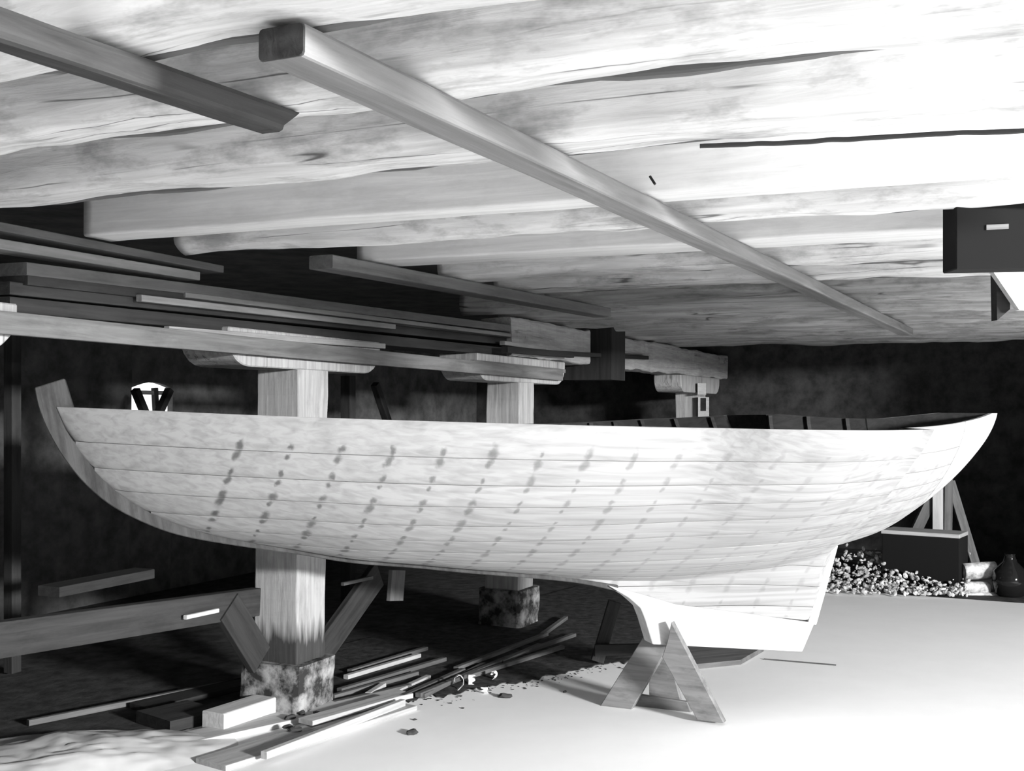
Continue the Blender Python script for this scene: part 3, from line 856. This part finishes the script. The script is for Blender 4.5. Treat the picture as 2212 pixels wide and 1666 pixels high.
def chip(px, py, r, label, mat='bark'):
    bm = bmesh.new(); bmesh.ops.create_icosphere(bm, subdivisions=2, radius=1)
    for v in bm.verts:
        q = noise.noise(v.co * 1.7 + Vector((px, py, 0))); v.co *= 1 + 0.5 * q
        v.co = Vector((v.co.x * r, v.co.y * r * .6, max(0, v.co.z * r * .45 + r * .2)))
    me = bpy.data.meshes.new('bark_chip'); bm.to_mesh(me); bm.free()
    o = link('bark_chip', me, M[mat], None, Matrix.Translation(on_z(px, py, 0.0)) @ Matrix.Rotation(px, 4, 'Z')); tag(o, label, 'bark chip', 'bark chips on the floor'); return o
for px, py, r, l in ((626, 1566, .035, 'dark bark chip by the squared block, leftmost of the cluster'), (652, 1556, .03, 'dark bark chip at the back of the cluster on the pale planks'),
                     (622, 1586, .03, 'dark bark chip at the front left of the cluster'), (638, 1592, .035, 'dark bark chip nearest the camera in the cluster'),
                     (684, 1556, .03, 'dark bark chip at the right of the cluster'), (563, 1630, .022, 'dark bark chip at the tip of the narrow batten'),
                     (890, 1586, .035, 'lone dark bark chip on the bare bright floor'), (896, 1556, .012, 'tiny dark bark chip right of the pale boards'),
                     (1090, 1507, .04, 'dark bark chip at the edge of the boat shadow'), (1220, 1496, .016, 'tiny dark bark chip left of the trestle'), (1000, 1531, .01, 'speck of bark on the floor in front of the shade')):
    o = chip(px, py, r, l)
    if l.startswith('dark bark chip') and 'cluster' in l: o.matrix_basis = Matrix.Translation(Vector((0, 0, .028))) @ o.matrix_basis

def curl(px, py, r, label, turns=0.8):
    n = 30; vs, fs = [], []
    for i in range(n + 1):
        a = turns * 2 * math.pi * i / n; rr = r * (0.5 + 0.5 * i / n)
        for w in (0, 0.03 + 0.01 * math.sin(i)):
            for dt in (0, .0025):
                vs.append(((rr + dt) * math.cos(a) + 0.03 * i / n, w, (rr + dt) * math.sin(a) + r))
    for i in range(n):
        for j, k in ((0, 1), (1, 3), (3, 2), (2, 0)):
            fs.append((i*4 + j, i*4 + k, i*4 + 4 + k, i*4 + 4 + j))
    fs.append((0, 1, 3, 2)); fs.append((n*4, n*4+1, n*4+3, n*4+2))
    me = bpy.data.meshes.new('wood_shaving'); me.from_pydata(vs, [], fs); fix_normals(me)
    o = link('wood_shaving', me, M['shaving'], None, Matrix.Translation(on_z(px, py, 0)) @ Matrix.Rotation(px * .7, 4, 'Z'))
    tag(o, label, 'wood shaving', 'curled shavings')
curl(992, 1490, .05, 'pale curled wood shaving beside the lath ends, the larger')
curl(1012, 1480, .035, 'pale curled wood shaving just right of the largest one')
curl(1072, 1468, .03, 'dim curled wood shaving in the shade under the boat')
curl(1052, 1500, .02, 'small flat curled shaving at the edge of the shade')

# pale heap in the lower left corner
bm = bmesh.new()
bmesh.ops.create_grid(bm, x_segments=60, y_segments=40, size=1)
for v in bm.verts:
    x, y = v.co.x, v.co.y
    d_ = max(0, 1 - (x*x + y*y))
    v.co.z = 0.10 * d_ ** 0.9 * (0.8 + 0.35 * noise.noise(Vector((x*2.4, y*2.4, 3)))) + 0.02 * noise.noise(Vector((x*9, y*9, 0))) * d_ - 0.005
    v.co.x *= 0.85; v.co.y *= 0.42
me = bpy.data.meshes.new('sawdust_heap'); bm.to_mesh(me); bm.free()
for p in me.polygons: p.use_smooth = True
o = link('sawdust_heap', me, rough_mat('sawdust', 0.3, 0.65, scale=1.8, p0=0.42, p1=0.58, bump=0.1, detail=3), None, Matrix.Translation(on_z(110, 1640)) @ Matrix.Rotation(0.35, 4, 'Z'))
tag(o, 'soft pale and grey sawdust heap in the lower left corner', 'sawdust', kind='stuff')

o = bar('bent_nail', M['iron'], on_z(1404, 381, Z_J - 0.005), on_z(1415, 398, Z_J - 0.03), 0.008, 0.008, r=0.004)
tag(o, 'bent nail sticking out of the third joist just right of the pole', 'nail')

# litter of bark, sawdust and scraps; its dark spread paints the boat's shadow
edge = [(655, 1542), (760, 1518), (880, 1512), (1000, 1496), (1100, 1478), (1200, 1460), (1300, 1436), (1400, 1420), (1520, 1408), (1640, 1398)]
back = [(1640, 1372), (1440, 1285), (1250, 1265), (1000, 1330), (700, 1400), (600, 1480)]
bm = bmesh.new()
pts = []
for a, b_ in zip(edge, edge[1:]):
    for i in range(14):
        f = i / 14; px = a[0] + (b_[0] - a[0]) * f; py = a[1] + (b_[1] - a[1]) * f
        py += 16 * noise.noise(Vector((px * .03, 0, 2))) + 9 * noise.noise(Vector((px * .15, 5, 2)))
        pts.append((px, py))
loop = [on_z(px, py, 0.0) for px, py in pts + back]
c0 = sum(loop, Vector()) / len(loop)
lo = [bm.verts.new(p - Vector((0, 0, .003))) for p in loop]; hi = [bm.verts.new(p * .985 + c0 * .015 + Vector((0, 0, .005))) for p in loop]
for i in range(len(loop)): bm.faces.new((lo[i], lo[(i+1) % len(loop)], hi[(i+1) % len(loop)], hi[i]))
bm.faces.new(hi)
for i in range(500):
    px, py = random.choice(pts); py += random.gauss(0, 9); px += random.uniform(-8, 8)
    if py < 1398: continue
    r = random.uniform(.002, .008)
    bmesh.ops.create_icosphere(bm, subdivisions=1, radius=1, matrix=Matrix.Translation(on_z(px, py, r * .2)) @ Matrix.Rotation(random.uniform(0, 6), 4, 'Z') @ Matrix.Diagonal((r * 1.6, r, r * .4, 1)))
bmesh.ops.recalc_face_normals(bm, faces=bm.faces)
me = bpy.data.meshes.new('litter_boat_shadow'); bm.to_mesh(me); bm.free()
o = link('litter_boat_shadow', me, rough_mat('litter_boat_shadow', 0.015, 0.07, scale=14))
tag(o, 'litter of bark and scraps under the boat, with the boat shadow painted into its dark colour', 'litter', kind='stuff')
